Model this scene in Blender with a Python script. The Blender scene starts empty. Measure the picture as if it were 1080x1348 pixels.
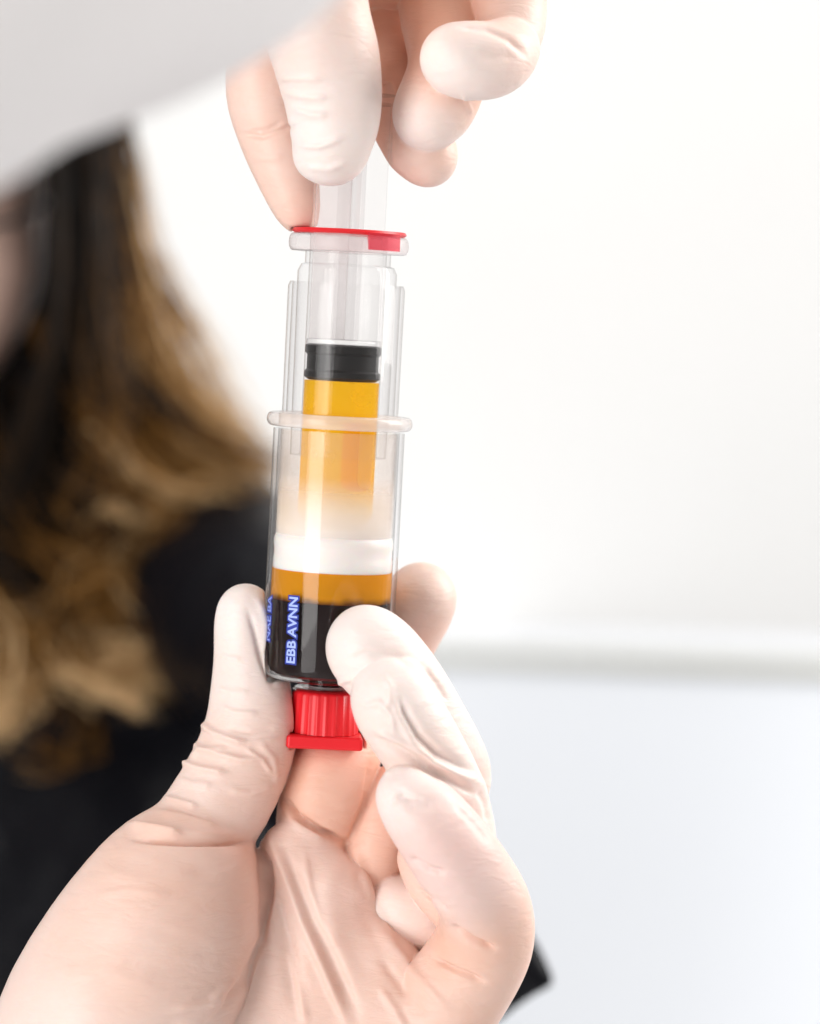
import bpy, math, random
import numpy as np
from mathutils import Vector, Matrix

# ------------------------------------------------------------------ frame
U = 0.000175            # one modelling unit in metres
D = 4000.0              # camera distance to the syringe, in units
sc = bpy.context.scene
COL = sc.collection

def P(px, py, y):       # a direction seen in the picture, at depth y behind the syringe plane
    k = 1.0 + y / D
    return np.array([(px - 540.0) * k, y, (674.0 - py) * k])

cam_data = bpy.data.cameras.new('camera')
cam = bpy.data.objects.new('camera', cam_data)
COL.objects.link(cam)
cam.location = (0, -D * U, 0)
cam.rotation_euler = (math.radians(90), 0, 0)
cam_data.sensor_fit = 'HORIZONTAL'
cam_data.sensor_width = 36
cam_data.lens = 36 * D / 1080.0
cam_data.clip_start = 0.02
cam_data.clip_end = 100
cam_data.dof.use_dof = True
cam_data.dof.focus_distance = (D - 70) * U
cam_data.dof.aperture_fstop = 9.3
cam_data.dof.aperture_blades = 0
sc.camera = cam

world = bpy.data.worlds.new('World')
sc.world = world
world.use_nodes = True
wb = world.node_tree.nodes['Background']
wb.inputs[0].default_value = (1.0, 0.985, 0.97, 1)
wb.inputs[1].default_value = 0.29

def area(name, loc, target, sx, sy, power, color):
    l = bpy.data.lights.new(name, 'AREA')
    l.shape = 'RECTANGLE'; l.size = sx; l.size_y = sy
    l.energy = power; l.color = color
    o = bpy.data.objects.new(name, l)
    COL.objects.link(o)
    o.location = loc
    d = Vector(target) - Vector(loc)
    o.rotation_euler = d.to_track_quat('-Z', 'Y').to_euler()
    return o

# window-like strip light, front left of the subject
area('window_light', (-0.95, -1.15, -0.12), (0, 0, -0.02), 0.75, 2.2, 25, (1.0, 0.985, 0.97))
# broad window, right and slightly behind
area('side_window_light', (1.25, 0.25, 0.6), (0.02, 0, -0.06), 0.8, 1.1, 24, (1.0, 0.98, 0.95))
# overhead lamp added to brighten the back wall and counter
area('added_wall_fill', (0.5, 0.25, 1.8), (0.4, 1.5, -0.3), 2.4, 0.7, 21.2, (1.0, 0.99, 0.975))

sc.view_settings.view_transform = 'Standard'
sc.view_settings.look = 'None'
sc.view_settings.exposure = 0.18
sc.view_settings.gamma = 1.0
sc.view_settings.use_curve_mapping = False
sc.render.engine = 'CYCLES'
sc.cycles.use_denoising = True
sc.cycles.max_bounces = 14
sc.cycles.transparent_max_bounces = 24
sc.cycles.transmission_bounces = 12
sc.cycles.sample_clamp_indirect = 8

# ------------------------------------------------------------------ materials
def mat(name):
    m = bpy.data.materials.new(name)
    m.use_nodes = True
    nt = m.node_tree
    return m, nt, nt.nodes, nt.links, nt.nodes['Principled BSDF']

def simple(name, col, rough=0.5, spec=0.5, noise=0.0, nscale=20.0, bump=0.0, bscale=200.0):
    m, nt, N, L, b = mat(name)
    b.inputs['Base Color'].default_value = (*col, 1)
    b.inputs['Roughness'].default_value = rough
    b.inputs['Specular IOR Level'].default_value = spec
    tc = N.new('ShaderNodeTexCoord')
    if noise > 0:
        n = N.new('ShaderNodeTexNoise'); n.inputs['Scale'].default_value = nscale
        n.inputs['Detail'].default_value = 5
        L.new(tc.outputs['Object'], n.inputs['Vector'])
        mx = N.new('ShaderNodeMix'); mx.data_type = 'RGBA'
        mx.inputs['A'].default_value = (*[c * (1 - noise) for c in col], 1)
        mx.inputs['B'].default_value = (*[min(1, c * (1 + noise)) for c in col], 1)
        L.new(n.outputs['Fac'], mx.inputs['Factor'])
        L.new(mx.outputs['Result'], b.inputs['Base Color'])
    if bump > 0:
        n = N.new('ShaderNodeTexNoise'); n.inputs['Scale'].default_value = bscale
        n.inputs['Detail'].default_value = 4
        L.new(tc.outputs['Object'], n.inputs['Vector'])
        bp = N.new('ShaderNodeBump'); bp.inputs['Strength'].default_value = 1.0
        bp.inputs['Distance'].default_value = bump
        L.new(n.outputs['Fac'], bp.inputs['Height'])
        L.new(bp.outputs['Normal'], b.inputs['Normal'])
    return m

def clear_plastic(name, haze=0.05, tint=(0.998, 0.997, 0.997), edge=(0.93, 0.92, 0.925), rough=0.04, ior=1.5, haze_col=(0.93, 0.9, 0.89)):
    m = bpy.data.materials.new(name); m.use_nodes = True
    nt = m.node_tree; N = nt.nodes; L = nt.links
    for n in list(N):
        if n.type != 'OUTPUT_MATERIAL': N.remove(n)
    out = [n for n in N if n.type == 'OUTPUT_MATERIAL'][0]
    lw = N.new('ShaderNodeLayerWeight'); lw.inputs['Blend'].default_value = 0.5
    pw = N.new('ShaderNodeMath'); pw.operation = 'POWER'; pw.inputs[1].default_value = 3.0
    L.new(lw.outputs['Facing'], pw.inputs[0])
    mc = N.new('ShaderNodeMix'); mc.data_type = 'RGBA'
    mc.inputs['A'].default_value = (*tint, 1); mc.inputs['B'].default_value = (*edge, 1)
    L.new(pw.outputs[0], mc.inputs['Factor'])
    tr = N.new('ShaderNodeBsdfTransparent'); L.new(mc.outputs['Result'], tr.inputs['Color'])
    df = N.new('ShaderNodeBsdfDiffuse'); df.inputs['Color'].default_value = (*haze_col, 1)
    tl = N.new('ShaderNodeBsdfTranslucent'); tl.inputs['Color'].default_value = (*haze_col, 1)
    a = N.new('ShaderNodeMixShader'); a.inputs[0].default_value = 0.5
    L.new(df.outputs[0], a.inputs[1]); L.new(tl.outputs[0], a.inputs[2])
    h = N.new('ShaderNodeMixShader'); h.inputs[0].default_value = haze
    L.new(tr.outputs[0], h.inputs[1]); L.new(a.outputs[0], h.inputs[2])
    gl = N.new('ShaderNodeBsdfGlossy'); gl.inputs['Roughness'].default_value = rough
    fr = N.new('ShaderNodeFresnel'); fr.inputs['IOR'].default_value = ior
    geo = N.new('ShaderNodeNewGeometry')
    # inner faces would give total reflection: use the outside IOR on both sides
    inv = N.new('ShaderNodeMix'); inv.data_type = 'FLOAT'
    inv.inputs['A'].default_value = ior; inv.inputs['B'].default_value = 1.0 / ior
    L.new(geo.outputs['Backfacing'], inv.inputs['Factor'])
    L.new(inv.outputs['Result'], fr.inputs['IOR'])
    g = N.new('ShaderNodeMixShader')
    L.new(fr.outputs[0], g.inputs[0]); L.new(h.outputs[0], g.inputs[1]); L.new(gl.outputs[0], g.inputs[2])
    L.new(g.outputs[0], out.inputs['Surface'])
    return m

def liquid(name, trans, body, mixf, grad=None):
    m = bpy.data.materials.new(name); m.use_nodes = True
    nt = m.node_tree; N = nt.nodes; L = nt.links
    for n in list(N):
        if n.type != 'OUTPUT_MATERIAL': N.remove(n)
    out = [n for n in N if n.type == 'OUTPUT_MATERIAL'][0]
    tr = N.new('ShaderNodeBsdfTransparent'); tr.inputs['Color'].default_value = (*trans, 1)
    df = N.new('ShaderNodeBsdfDiffuse'); tl = N.new('ShaderNodeBsdfTranslucent')
    tc = N.new('ShaderNodeTexCoord'); n = N.new('ShaderNodeTexNoise'); n.inputs['Scale'].default_value = 160
    L.new(tc.outputs['Object'], n.inputs['Vector'])
    mx = N.new('ShaderNodeMix'); mx.data_type = 'RGBA'
    mx.inputs['A'].default_value = (*[c * 0.9 for c in body], 1); mx.inputs['B'].default_value = (*[min(1, c * 1.08) for c in body], 1)
    L.new(n.outputs['Fac'], mx.inputs['Factor'])
    col_out, tr_out = mx.outputs['Result'], None
    if grad:                                  # the liquid's own colour changes along the tube
        z0, z1, body2, trans2 = grad
        sx = N.new('ShaderNodeSeparateXYZ'); L.new(tc.outputs['Object'], sx.inputs[0])
        g = N.new('ShaderNodeMapRange'); g.interpolation_type = 'SMOOTHSTEP'
        g.inputs[1].default_value = z0 * U; g.inputs[2].default_value = z1 * U
        wob = N.new('ShaderNodeMath'); wob.operation = 'MULTIPLY_ADD'; wob.inputs[1].default_value = 14 * U
        L.new(n.outputs['Fac'], wob.inputs[0]); L.new(sx.outputs['Z'], wob.inputs[2])
        L.new(wob.outputs[0], g.inputs[0])
        c1 = N.new('ShaderNodeMix'); c1.data_type = 'RGBA'; c1.inputs['A'].default_value = (*body2, 1)
        L.new(g.outputs[0], c1.inputs['Factor']); L.new(mx.outputs['Result'], c1.inputs['B'])
        c2 = N.new('ShaderNodeMix'); c2.data_type = 'RGBA'; c2.inputs['A'].default_value = (*trans2, 1); c2.inputs['B'].default_value = (*trans, 1)
        L.new(g.outputs[0], c2.inputs['Factor'])
        col_out = c1.outputs['Result']; L.new(c2.outputs['Result'], tr.inputs['Color'])
    L.new(col_out, df.inputs['Color']); L.new(col_out, tl.inputs['Color'])
    a = N.new('ShaderNodeMixShader'); a.inputs[0].default_value = 0.3
    L.new(df.outputs[0], a.inputs[1]); L.new(tl.outputs[0], a.inputs[2])
    h = N.new('ShaderNodeMixShader'); h.inputs[0].default_value = mixf
    L.new(tr.outputs[0], h.inputs[1]); L.new(a.outputs[0], h.inputs[2])
    L.new(h.outputs[0], out.inputs['Surface'])
    return m

def glove_material():
    m, nt, N, L, b = mat('latex_glove')
    at = N.new('ShaderNodeAttribute'); at.attribute_name = 'slack_and_light'
    at2 = N.new('ShaderNodeAttribute'); at2.attribute_name = 'flush'
    tc = N.new('ShaderNodeTexCoord')
    n1 = N.new('ShaderNodeTexNoise'); n1.inputs['Scale'].default_value = 45; n1.inputs['Detail'].default_value = 4
    L.new(tc.outputs['Object'], n1.inputs['Vector'])
    mr = N.new('ShaderNodeMapRange'); mr.inputs[1].default_value = 0.3; mr.inputs[2].default_value = 0.7
    mr.inputs[3].default_value = -0.13; mr.inputs[4].default_value = 0.13
    L.new(n1.outputs['Fac'], mr.inputs[0])
    ad = N.new('ShaderNodeMath'); ad.operation = 'ADD'; ad.use_clamp = True
    L.new(at.outputs['Fac'], ad.inputs[0]); L.new(mr.outputs[0], ad.inputs[1])
    mx = N.new('ShaderNodeMix'); mx.data_type = 'RGBA'
    mx.inputs['A'].default_value = (0.78, 0.45, 0.33, 1)     # latex stretched tight over skin; also stands in for shade in hollows
    mx.inputs['B'].default_value = (0.875, 0.775, 0.735, 1)    # loose latex, whiter; also paints the highlight on the little finger
    L.new(ad.outputs[0], mx.inputs['Factor'])
    mx2 = N.new('ShaderNodeMix'); mx2.data_type = 'RGBA'
    mx2.inputs['B'].default_value = (0.78, 0.42, 0.38, 1)
    L.new(at2.outputs['Fac'], mx2.inputs['Factor']); L.new(mx.outputs['Result'], mx2.inputs['A'])
    L.new(mx2.outputs['Result'], b.inputs['Base Color'])
    b.inputs['Roughness'].default_value = 0.43
    b.inputs['Specular IOR Level'].default_value = 0.38
    b.inputs['Subsurface Weight'].default_value = 0.22
    b.inputs['Subsurface Radius'].default_value = (1.0, 0.42, 0.25)
    b.inputs['Subsurface Scale'].default_value = 0.0022
    # fine wrinkles and grain
    n2 = N.new('ShaderNodeTexNoise'); n2.inputs['Scale'].default_value = 900; n2.inputs['Detail'].default_value = 3
    L.new(tc.outputs['Object'], n2.inputs['Vector'])
    mp = N.new('ShaderNodeMapping'); mp.inputs['Scale'].default_value = (1.0, 1.0, 3.2)
    mp.inputs['Rotation'].default_value = (0, 0.5, 0)
    L.new(tc.outputs['Object'], mp.inputs['Vector'])
    n3 = N.new('ShaderNodeTexNoise'); n3.inputs['Scale'].default_value = 120; n3.inputs['Detail'].default_value = 6
    n3.inputs['Distortion'].default_value = 0.6
    L.new(mp.outputs[0], n3.inputs['Vector'])
    b1 = N.new('ShaderNodeBump'); b1.inputs['Distance'].default_value = 0.00006; b1.inputs['Strength'].default_value = 0.5
    L.new(n2.outputs['Fac'], b1.inputs['Height'])
    b2 = N.new('ShaderNodeBump'); b2.inputs['Distance'].default_value = 0.0008; b2.inputs['Strength'].default_value = 0.5
    L.new(n3.outputs['Fac'], b2.inputs['Height']); L.new(b1.outputs['Normal'], b2.inputs['Normal'])
    L.new(b2.outputs['Normal'], b.inputs['Normal'])
    return m

M_GLOVE = glove_material()
M_WALL = simple('white_wall_paint', (0.86, 0.855, 0.845), 0.7, 0.2, 0.015, 6)
M_COUNTER = simple('white_laminate', (0.90, 0.93, 0.985), 0.6, 0.3, 0.015, 4)
M_EDGE = simple('beige_edge', (0.93, 0.91, 0.79), 0.5, 0.3, 0.03, 12)
M_FLOOR = simple('pale_floor', (0.62, 0.62, 0.63), 0.6, 0.3, 0.05, 3)
M_SLEEVE = simple('white_cotton', (0.80, 0.775, 0.775), 0.9, 0.1, 0.02, 30, 0.0004, 900)
M_JACKET = simple('black_cloth', (0.004, 0.004, 0.006), 0.40, 0.13, 0.3, 40, 0.007, 24)
M_SKIN = simple('skin', (0.84, 0.57, 0.47), 0.5, 0.35, 0.06, 30)
M_CLEAR = clear_plastic('clear_plastic', 0.003, ior=1.26)
M_MILK = clear_plastic('milky_plastic', 0.30, (0.99, 0.98, 0.98), (0.9, 0.88, 0.88), 0.15, 1.4, (0.97, 0.955, 0.96))
M_LINER = clear_plastic('milky_liner', 0.27, (0.998, 0.995, 0.995), (0.95, 0.94, 0.94), 0.2, 1.2, (0.99, 0.965, 0.95))
M_OUTER = clear_plastic('clear_barrel_plastic', 0.002, ior=1.34)
M_RODP = clear_plastic('rod_plastic', 0.03, (0.995, 0.993, 0.993), (0.90, 0.88, 0.89), ior=1.3)
M_FROST = clear_plastic('frosted_plastic', 0.22, (0.99, 0.98, 0.98), (0.9, 0.87, 0.87), 0.3, 1.3, (0.96, 0.92, 0.91))
M_SEAL = simple('white_seal_plastic', (0.93, 0.87, 0.83), 0.4, 0.4, 0.02, 60)
M_SEAL.node_tree.nodes['Principled BSDF'].inputs['Subsurface Weight'].default_value = 0.5
M_SEAL.node_tree.nodes['Principled BSDF'].inputs['Subsurface Scale'].default_value = 0.005
M_PLASMA = liquid('yellow_plasma', (1.0, 0.745, 0.015), (1.0, 0.58, 0.002), 0.28, (212, 272, (1.0, 0.90, 0.74), (1.0, 0.95, 0.84)))
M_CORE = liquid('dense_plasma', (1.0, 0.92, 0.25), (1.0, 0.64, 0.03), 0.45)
M_PALE = liquid('thin_plasma', (0.99, 0.92, 0.76), (0.99, 0.89, 0.74), 0.7)
M_AMBER = liquid('amber_plasma', (0.95, 0.5, 0.03), (0.95, 0.40, 0.006), 0.8, (116, 128, (0.10, 0.018, 0.004), (0.3, 0.06, 0.01)))
M_BLOOD = simple('dark_blood', (0.008, 0.0015, 0.0012), 0.3, 0.0, 0.2, 60)
M_RUBBER = simple('black_rubber', (0.008, 0.007, 0.007), 0.4, 0.2, 0.2, 80)
M_RED = simple('red_plastic', (0.75, 0.012, 0.02), 0.38, 0.5, 0.05, 50)
M_BLUE = simple('blue_ink', (0.01, 0.03, 0.33), 0.35, 0.5, 0.1, 200)
M_PALEBLUE = simple('blue_ink_shine', (0.40, 0.50, 0.92), 0.4, 0.4, 0.1, 200)

def hair_material():
    m, nt, N, L, b = mat('hair_strands')
    at = N.new('ShaderNodeAttribute'); at.attribute_name = 'hair_tone'
    cr = N.new('ShaderNodeValToRGB')
    e = cr.color_ramp.elements
    e[0].position = 0.0; e[0].color = (0.006, 0.0045, 0.004, 1)
    e[1].position = 1.0; e[1].color = (1.0, 0.70, 0.38, 1)
    x = e.new(0.35); x.color = (0.016, 0.009, 0.005, 1)
    x = e.new(0.65); x.color = (0.25, 0.108, 0.018, 1)
    L.new(at.outputs['Fac'], cr.inputs['Fac'])
    L.new(cr.outputs[0], b.inputs['Base Color'])
    b.inputs['Roughness'].default_value = 0.42
    b.inputs['Specular IOR Level'].default_value = 0.12
    return m
M_HAIR = hair_material()

# ------------------------------------------------------------------ object helpers
def tag(o, label=None, cat=None, group=None, kind=None):
    if label: o['label'] = label
    if cat: o['category'] = cat
    if group: o['group'] = group
    if kind: o['kind'] = kind
    return o

def empty(name, loc=(0, 0, 0)):
    o = bpy.data.objects.new(name, None)
    o.empty_display_size = 0.01
    COL.objects.link(o); o.location = loc
    return o

def mesh_obj(name, verts, faces, m, parent=None, smooth=True, scale=U, attrs=None):
    me = bpy.data.meshes.new(name)
    v = np.asarray(verts, dtype=np.float32) * scale
    if isinstance(faces, np.ndarray):
        nf, k = faces.shape
        me.vertices.add(len(v)); me.vertices.foreach_set('co', v.ravel())
        me.loops.add(nf * k); me.loops.foreach_set('vertex_index', faces.astype(np.int32).ravel())
        me.polygons.add(nf)
        me.polygons.foreach_set('loop_start', np.arange(0, nf * k, k, dtype=np.int32))
        me.update(calc_edges=True)
    else:
        me.from_pydata([tuple(map(float, q)) for q in v], [], faces)
        me.update()
    me.validate()
    me.polygons.foreach_set('use_smooth', np.full(len(me.polygons), smooth))
    if attrs:
        for an, av in attrs.items():
            a = me.attributes.new(an, 'FLOAT', 'POINT')
            a.data.foreach_set('value', np.asarray(av, dtype=np.float32))
    me.materials.append(m)
    o = bpy.data.objects.new(name, me)
    COL.objects.link(o)
    if parent: o.parent = parent
    return o

def sharp(o, ang=35):
    me = o.data
    me.set_sharp_from_angle(angle=math.radians(ang))
    return o

def box(name, x0, x1, y0, y1, z0, z1, m, parent=None, bev=0.0):
    v = [(x0, y0, z0), (x1, y0, z0), (x1, y1, z0), (x0, y1, z0), (x0, y0, z1), (x1, y0, z1), (x1, y1, z1), (x0, y1, z1)]
    f = [(0, 3, 2, 1), (4, 5, 6, 7), (0, 1, 5, 4), (1, 2, 6, 5), (2, 3, 7, 6), (3, 0, 4, 7)]
    o = mesh_obj(name, v, f, m, parent, smooth=False)
    if bev:
        md = o.modifiers.new('bevel', 'BEVEL'); md.width = bev * U; md.segments = 3
    return o

def lathe(name, prof, m, parent=None, seg=96, closed=False, sh=40):
    prof = [(max(r, 0.0), z) for r, z in prof]
    n = len(prof); V = []; F = []
    for r, z in prof:
        for j in range(seg):
            a = 2 * math.pi * j / seg
            V.append((r * math.cos(a), r * math.sin(a), z))
    rng = range(n if closed else n - 1)
    for i in rng:
        i2 = (i + 1) % n
        for j in range(seg):
            j2 = (j + 1) % seg
            F.append((i * seg + j, i * seg + j2, i2 * seg + j2, i2 * seg + j))
    o = mesh_obj(name, V, F, m, parent)
    import bmesh
    bm = bmesh.new(); bm.from_mesh(o.data)
    bmesh.ops.remove_doubles(bm, verts=bm.verts, dist=1e-7)
    bmesh.ops.recalc_face_normals(bm, faces=bm.faces)
    bm.to_mesh(o.data); bm.free()
    for p in o.data.polygons: p.use_smooth = True
    return sharp(o, sh)

def rounded(r, z0, z1, b, n=5):          # closed solid cylinder profile with rounded rims
    out = [(0, z0)]
    for i in range(n + 1):
        a = math.pi / 2 * i / n
        out.append((r - b + b * math.sin(a), z0 + b - b * math.cos(a)))
    for i in range(n + 1):
        a = math.pi / 2 * i / n
        out.append((r - b + b * math.cos(a), z1 - b + b * math.sin(a)))
    out.append((0, z1))
    return out

# ------------------------------------------------------------------ implicit surfaces
class Field:
    def __init__(self, lo, hi, res):
        self.lo = np.array(lo, float); self.res = float(res)
        self.n = np.ceil((np.array(hi) - self.lo) / res).astype(int) + 1
        self.d = np.full(self.n, 1e3, np.float32)
        self.a = [np.zeros(self.n, np.float32) for _ in range(2)]

    def _slices(self, lo, hi):
        i0 = np.clip(np.floor((lo - self.lo) / self.res).astype(int), 0, self.n)
        i1 = np.clip(np.ceil((hi - self.lo) / self.res).astype(int) + 1, 0, self.n)
        return i0, i1

    def _axes(self, i0, i1):
        return [(self.lo[k] + self.res * np.arange(i0[k], i1[k])).astype(np.float32).reshape([-1 if q == k else 1 for q in range(3)]) for k in range(3)]

    def chain(self, pts, kin=10.0, kjoin=0.0, sub=4, flat=None):
        """pts: rows of (px, py, depth, radius, slack, flush) - a tapered limb; flat=(axis vector, factor)"""
        rows = []
        for p in pts:
            p = list(p) + [0.5, 0.0][len(p) - 4:] if len(p) < 6 else list(p)
            k = 1 + p[2] / D
            rows.append(np.concatenate([P(*p[:3]), [p[3] * k, p[4], p[5]]]))
        rows = np.array(rows)
        if len(rows) > 2 and sub > 1:
            ext = np.vstack([2 * rows[0] - rows[1], rows, 2 * rows[-1] - rows[-2]])
            out = []
            for i in range(1, len(ext) - 2):
                p0, p1, p2, p3 = ext[i - 1:i + 3]
                for s in range(sub):
                    t = s / sub
                    out.append(0.5 * (2 * p1 + (p2 - p0) * t + (2 * p0 - 5 * p1 + 4 * p2 - p3) * t * t + (3 * p1 - p0 - 3 * p2 + p3) * t ** 3))
            out.append(rows[-1]); rows = np.array(out)
        mg = 14 + max(kin, kjoin)
        r = rows[:, 3].max()
        lo = (rows[:, :3] - rows[:, 3:4]).min(0) - mg; hi = (rows[:, :3] + rows[:, 3:4]).max(0) + mg
        b0, b1 = self._slices(lo, hi)
        if np.any(b1 <= b0): return
        T = np.full(b1 - b0, 1e3, np.float32); TA = [np.zeros(b1 - b0, np.float32) for _ in range(2)]
        for i in range(len(rows) - 1):
            A, B = rows[i], rows[i + 1]
            lo = np.minimum(A[:3] - A[3], B[:3] - B[3]) - mg; hi = np.maximum(A[:3] + A[3], B[:3] + B[3]) + mg
            i0, i1 = self._slices(lo, hi)
            i0 = np.maximum(i0, b0); i1 = np.minimum(i1, b1)
            if np.any(i1 <= i0): continue
            X, Y, Z = self._axes(i0, i1)
            ba = (B - A)[:3]; L2 = float(ba @ ba) + 1e-9
            dx, dy, dz = X - A[0], Y - A[1], Z - A[2]
            h = np.clip((dx * ba[0] + dy * ba[1] + dz * ba[2]) / L2, 0, 1)
            ex, ey, ez = dx - h * ba[0], dy - h * ba[1], dz - h * ba[2]
            if flat is not None:
                fx, fs = flat
                q = ex * fx[0] + ey * fx[1] + ez * fx[2]
                w2 = ex * ex + ey * ey + ez * ez + q * q * (fs * fs - 1)
            else:
                w2 = ex * ex + ey * ey + ez * ez
            d = np.sqrt(w2) - (A[3] + h * (B[3] - A[3]))
            sl = tuple(slice(i0[k] - b0[k], i1[k] - b0[k]) for k in range(3))
            att = [A[4 + q] + h * (B[4 + q] - A[4 + q]) for q in range(2)]
            self._merge(T, TA, sl, d.astype(np.float32), att, kin)
        sl = tuple(slice(b0[k], b1[k]) for k in range(3))
        self._merge(self.d, self.a, sl, T, TA, kjoin)

    @staticmethod
    def _merge(T, TA, sl, d, att, k):
        c = T[sl]
        if k > 0:
            hh = np.maximum(k - np.abs(c - d), 0) / k
            t = np.clip(0.5 + 0.5 * (d - c) / k, 0, 1)
            new = np.minimum(c, d) - hh * hh * k * 0.25
        else:
            t = (d > c).astype(np.float32); new = np.minimum(c, d)
        for q in range(2):
            TA[q][sl] = TA[q][sl] * t + att[q] * (1 - t)
        T[sl] = new

    def carve_cylinder(self, c, ax, r, h0, h1, k=3.0):
        """keep the surface outside a rod (contact with the thing that is held)"""
        c = np.array(c); ax = np.array(ax) / np.linalg.norm(ax)
        e0, e1 = c + ax * h0, c + ax * h1
        i0, i1 = self._slices(np.minimum(e0, e1) - r * 1.2, np.maximum(e0, e1) + r * 1.2)
        if np.any(i1 <= i0): return
        X, Y, Z = self._axes(i0, i1)
        dx, dy, dz = X - c[0], Y - c[1], Z - c[2]
        h = dx * ax[0] + dy * ax[1] + dz * ax[2]
        rad = np.sqrt(np.maximum(dx * dx + dy * dy + dz * dz - h * h, 0))
        cd = np.maximum(rad - r, np.maximum(h0 - h, h - h1))
        sl = tuple(slice(i0[q], i1[q]) for q in range(3))
        a, b = self.d[sl], -cd
        hh = np.maximum(k - np.abs(a - b), 0) / k
        self.d[sl] = np.maximum(a, b) + hh * hh * k * 0.25

    def sample(self, arr, p):
        g = (p - self.lo) / self.res
        g = np.clip(g, 0, self.n - 1.001)
        i = np.floor(g).astype(int); f = (g - i).astype(np.float32)
        out = 0
        for a in (0, 1):
            for b in (0, 1):
                for c in (0, 1):
                    w = (f[:, 0] if a else 1 - f[:, 0]) * (f[:, 1] if b else 1 - f[:, 1]) * (f[:, 2] if c else 1 - f[:, 2])
                    out = out + w * arr[i[:, 0] + a, i[:, 1] + b, i[:, 2] + c]
        return out

    def normals(self, p):
        e = self.res
        g = []
        for k in range(3):
            o = np.zeros(3); o[k] = e
            g.append(self.sample(self.d, p + o) - self.sample(self.d, p - o))
        g = np.stack(g, 1)
        return g / (np.linalg.norm(g, axis=1, keepdims=True) + 1e-9)

    def mesh(self):
        d = self.d
        d[0], d[-1], d[:, 0], d[:, -1], d[:, :, 0], d[:, :, -1] = (np.maximum(q, 1.0) for q in (d[0], d[-1], d[:, 0], d[:, -1], d[:, :, 0], d[:, :, -1]))
        s = d < 0
        n = self.n
        cnt = np.zeros(n - 1, np.uint8)
        for a in (0, 1):
            for b in (0, 1):
                for c in (0, 1):
                    cnt += s[a:n[0] - 1 + a, b:n[1] - 1 + b, c:n[2] - 1 + c]
        act = (cnt > 0) & (cnt < 8)
        ci = np.argwhere(act)
        idx = np.full(n - 1, -1, np.int32); idx[act] = np.arange(len(ci))
        acc = np.zeros((len(ci), 3)); num = np.zeros(len(ci))
        corners = {(a, b, c): d[ci[:, 0] + a, ci[:, 1] + b, ci[:, 2] + c] for a in (0, 1) for b in (0, 1) for c in (0, 1)}
        for k in range(3):
            for a in (0, 1):
                for b in (0, 1):
                    c0 = [0, 0, 0]; o = [q for q in range(3) if q != k]
                    c0[o[0]] = a; c0[o[1]] = b
                    c1 = list(c0); c1[k] = 1
                    v0, v1 = corners[tuple(c0)], corners[tuple(c1)]
                    m = (v0 < 0) != (v1 < 0)
                    t = np.where(m, v0 / np.where(m, v0 - v1, 1), 0)
                    pt = np.tile(np.array(c0, float), (len(ci), 1)); pt[:, k] = t
                    acc += pt * m[:, None]; num += m
        V = self.lo + (ci + acc / num[:, None]) * self.res
        F = []
        for k in range(3):
            sl0 = [slice(None)] * 3; sl1 = [slice(None)] * 3
            sl0[k] = slice(0, -1); sl1[k] = slice(1, None)
            s0, s1 = s[tuple(sl0)], s[tuple(sl1)]
            e = np.argwhere(s0 != s1)
            o = [q for q in range(3) if q != k]
            e = e[(e[:, o[0]] > 0) & (e[:, o[1]] > 0) & (e[:, o[0]] < n[o[0]] - 1) & (e[:, o[1]] < n[o[1]] - 1)]
            q = []
            for da, db in ((1, 1), (0, 1), (0, 0), (1, 0)):
                c = e.copy(); c[:, o[0]] -= da; c[:, o[1]] -= db
                q.append(idx[c[:, 0], c[:, 1], c[:, 2]])
            q = np.stack(q, 1)
            inside = s0[e[:, 0], e[:, 1], e[:, 2]]
            flip = inside if k != 1 else ~inside
            q[~flip] = q[~flip][:, ::-1]
            F.append(q)
        return V, np.vstack(F)

def to_px(V):
    k = 1 + V[:, 1] / D
    return np.stack([540 + V[:, 0] / k, 674 - V[:, 2] / k], 1)

def folds(V, Nn, items, ymax=1e9):
    """raise ridges and press grooves into the near side of a surface"""
    q = to_px(V)
    front = np.clip((-Nn[:, 1] + 0.35) / 0.5, 0, 1)
    disp = np.zeros(len(V))
    for pts, wl, wr, amp, *rest in items:
        yr = rest[0] if rest else None
        pts = np.array(pts, float)
        seg = np.linalg.norm(np.diff(pts, axis=0), axis=1); cum = np.concatenate([[0], np.cumsum(seg)]); tot = cum[-1]
        best = np.full(len(V), 1e9); sg = np.zeros(len(V)); tt = np.zeros(len(V))
        mg = 3.2 * max(wl, wr)
        m = np.where((q[:, 0] > pts[:, 0].min() - mg) & (q[:, 0] < pts[:, 0].max() + mg) & (q[:, 1] > pts[:, 1].min() - mg) & (q[:, 1] < pts[:, 1].max() + mg))[0]
        if yr is not None: m = m[(V[m, 1] > yr[0]) & (V[m, 1] < yr[1])]
        if len(m) == 0: continue
        qq = q[m]; bd = np.full(len(m), 1e9); bs = np.zeros(len(m)); bt = np.zeros(len(m))
        for i in range(len(pts) - 1):
            a, b = pts[i], pts[i + 1]; ba = b - a
            h = np.clip(((qq - a) @ ba) / (ba @ ba + 1e-9), 0, 1)
            e = qq - a - h[:, None] * ba
            dd = np.hypot(e[:, 0], e[:, 1])
            cr = ba[0] * e[:, 1] - ba[1] * e[:, 0]
            u = dd < bd
            bd[u] = dd[u]; bs[u] = np.sign(cr[u]); bt[u] = ((cum[i] + h * seg[i]) / tot)[u]
        w = np.where(bs > 0, wr, wl)
        f = amp * np.exp(-(bd / w) ** 2) * np.clip(np.minimum(bt, 1 - bt) * 5 + 0.15, 0, 1)
        disp[m] += f * front[m]
    return V + Nn * disp[:, None]

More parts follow.
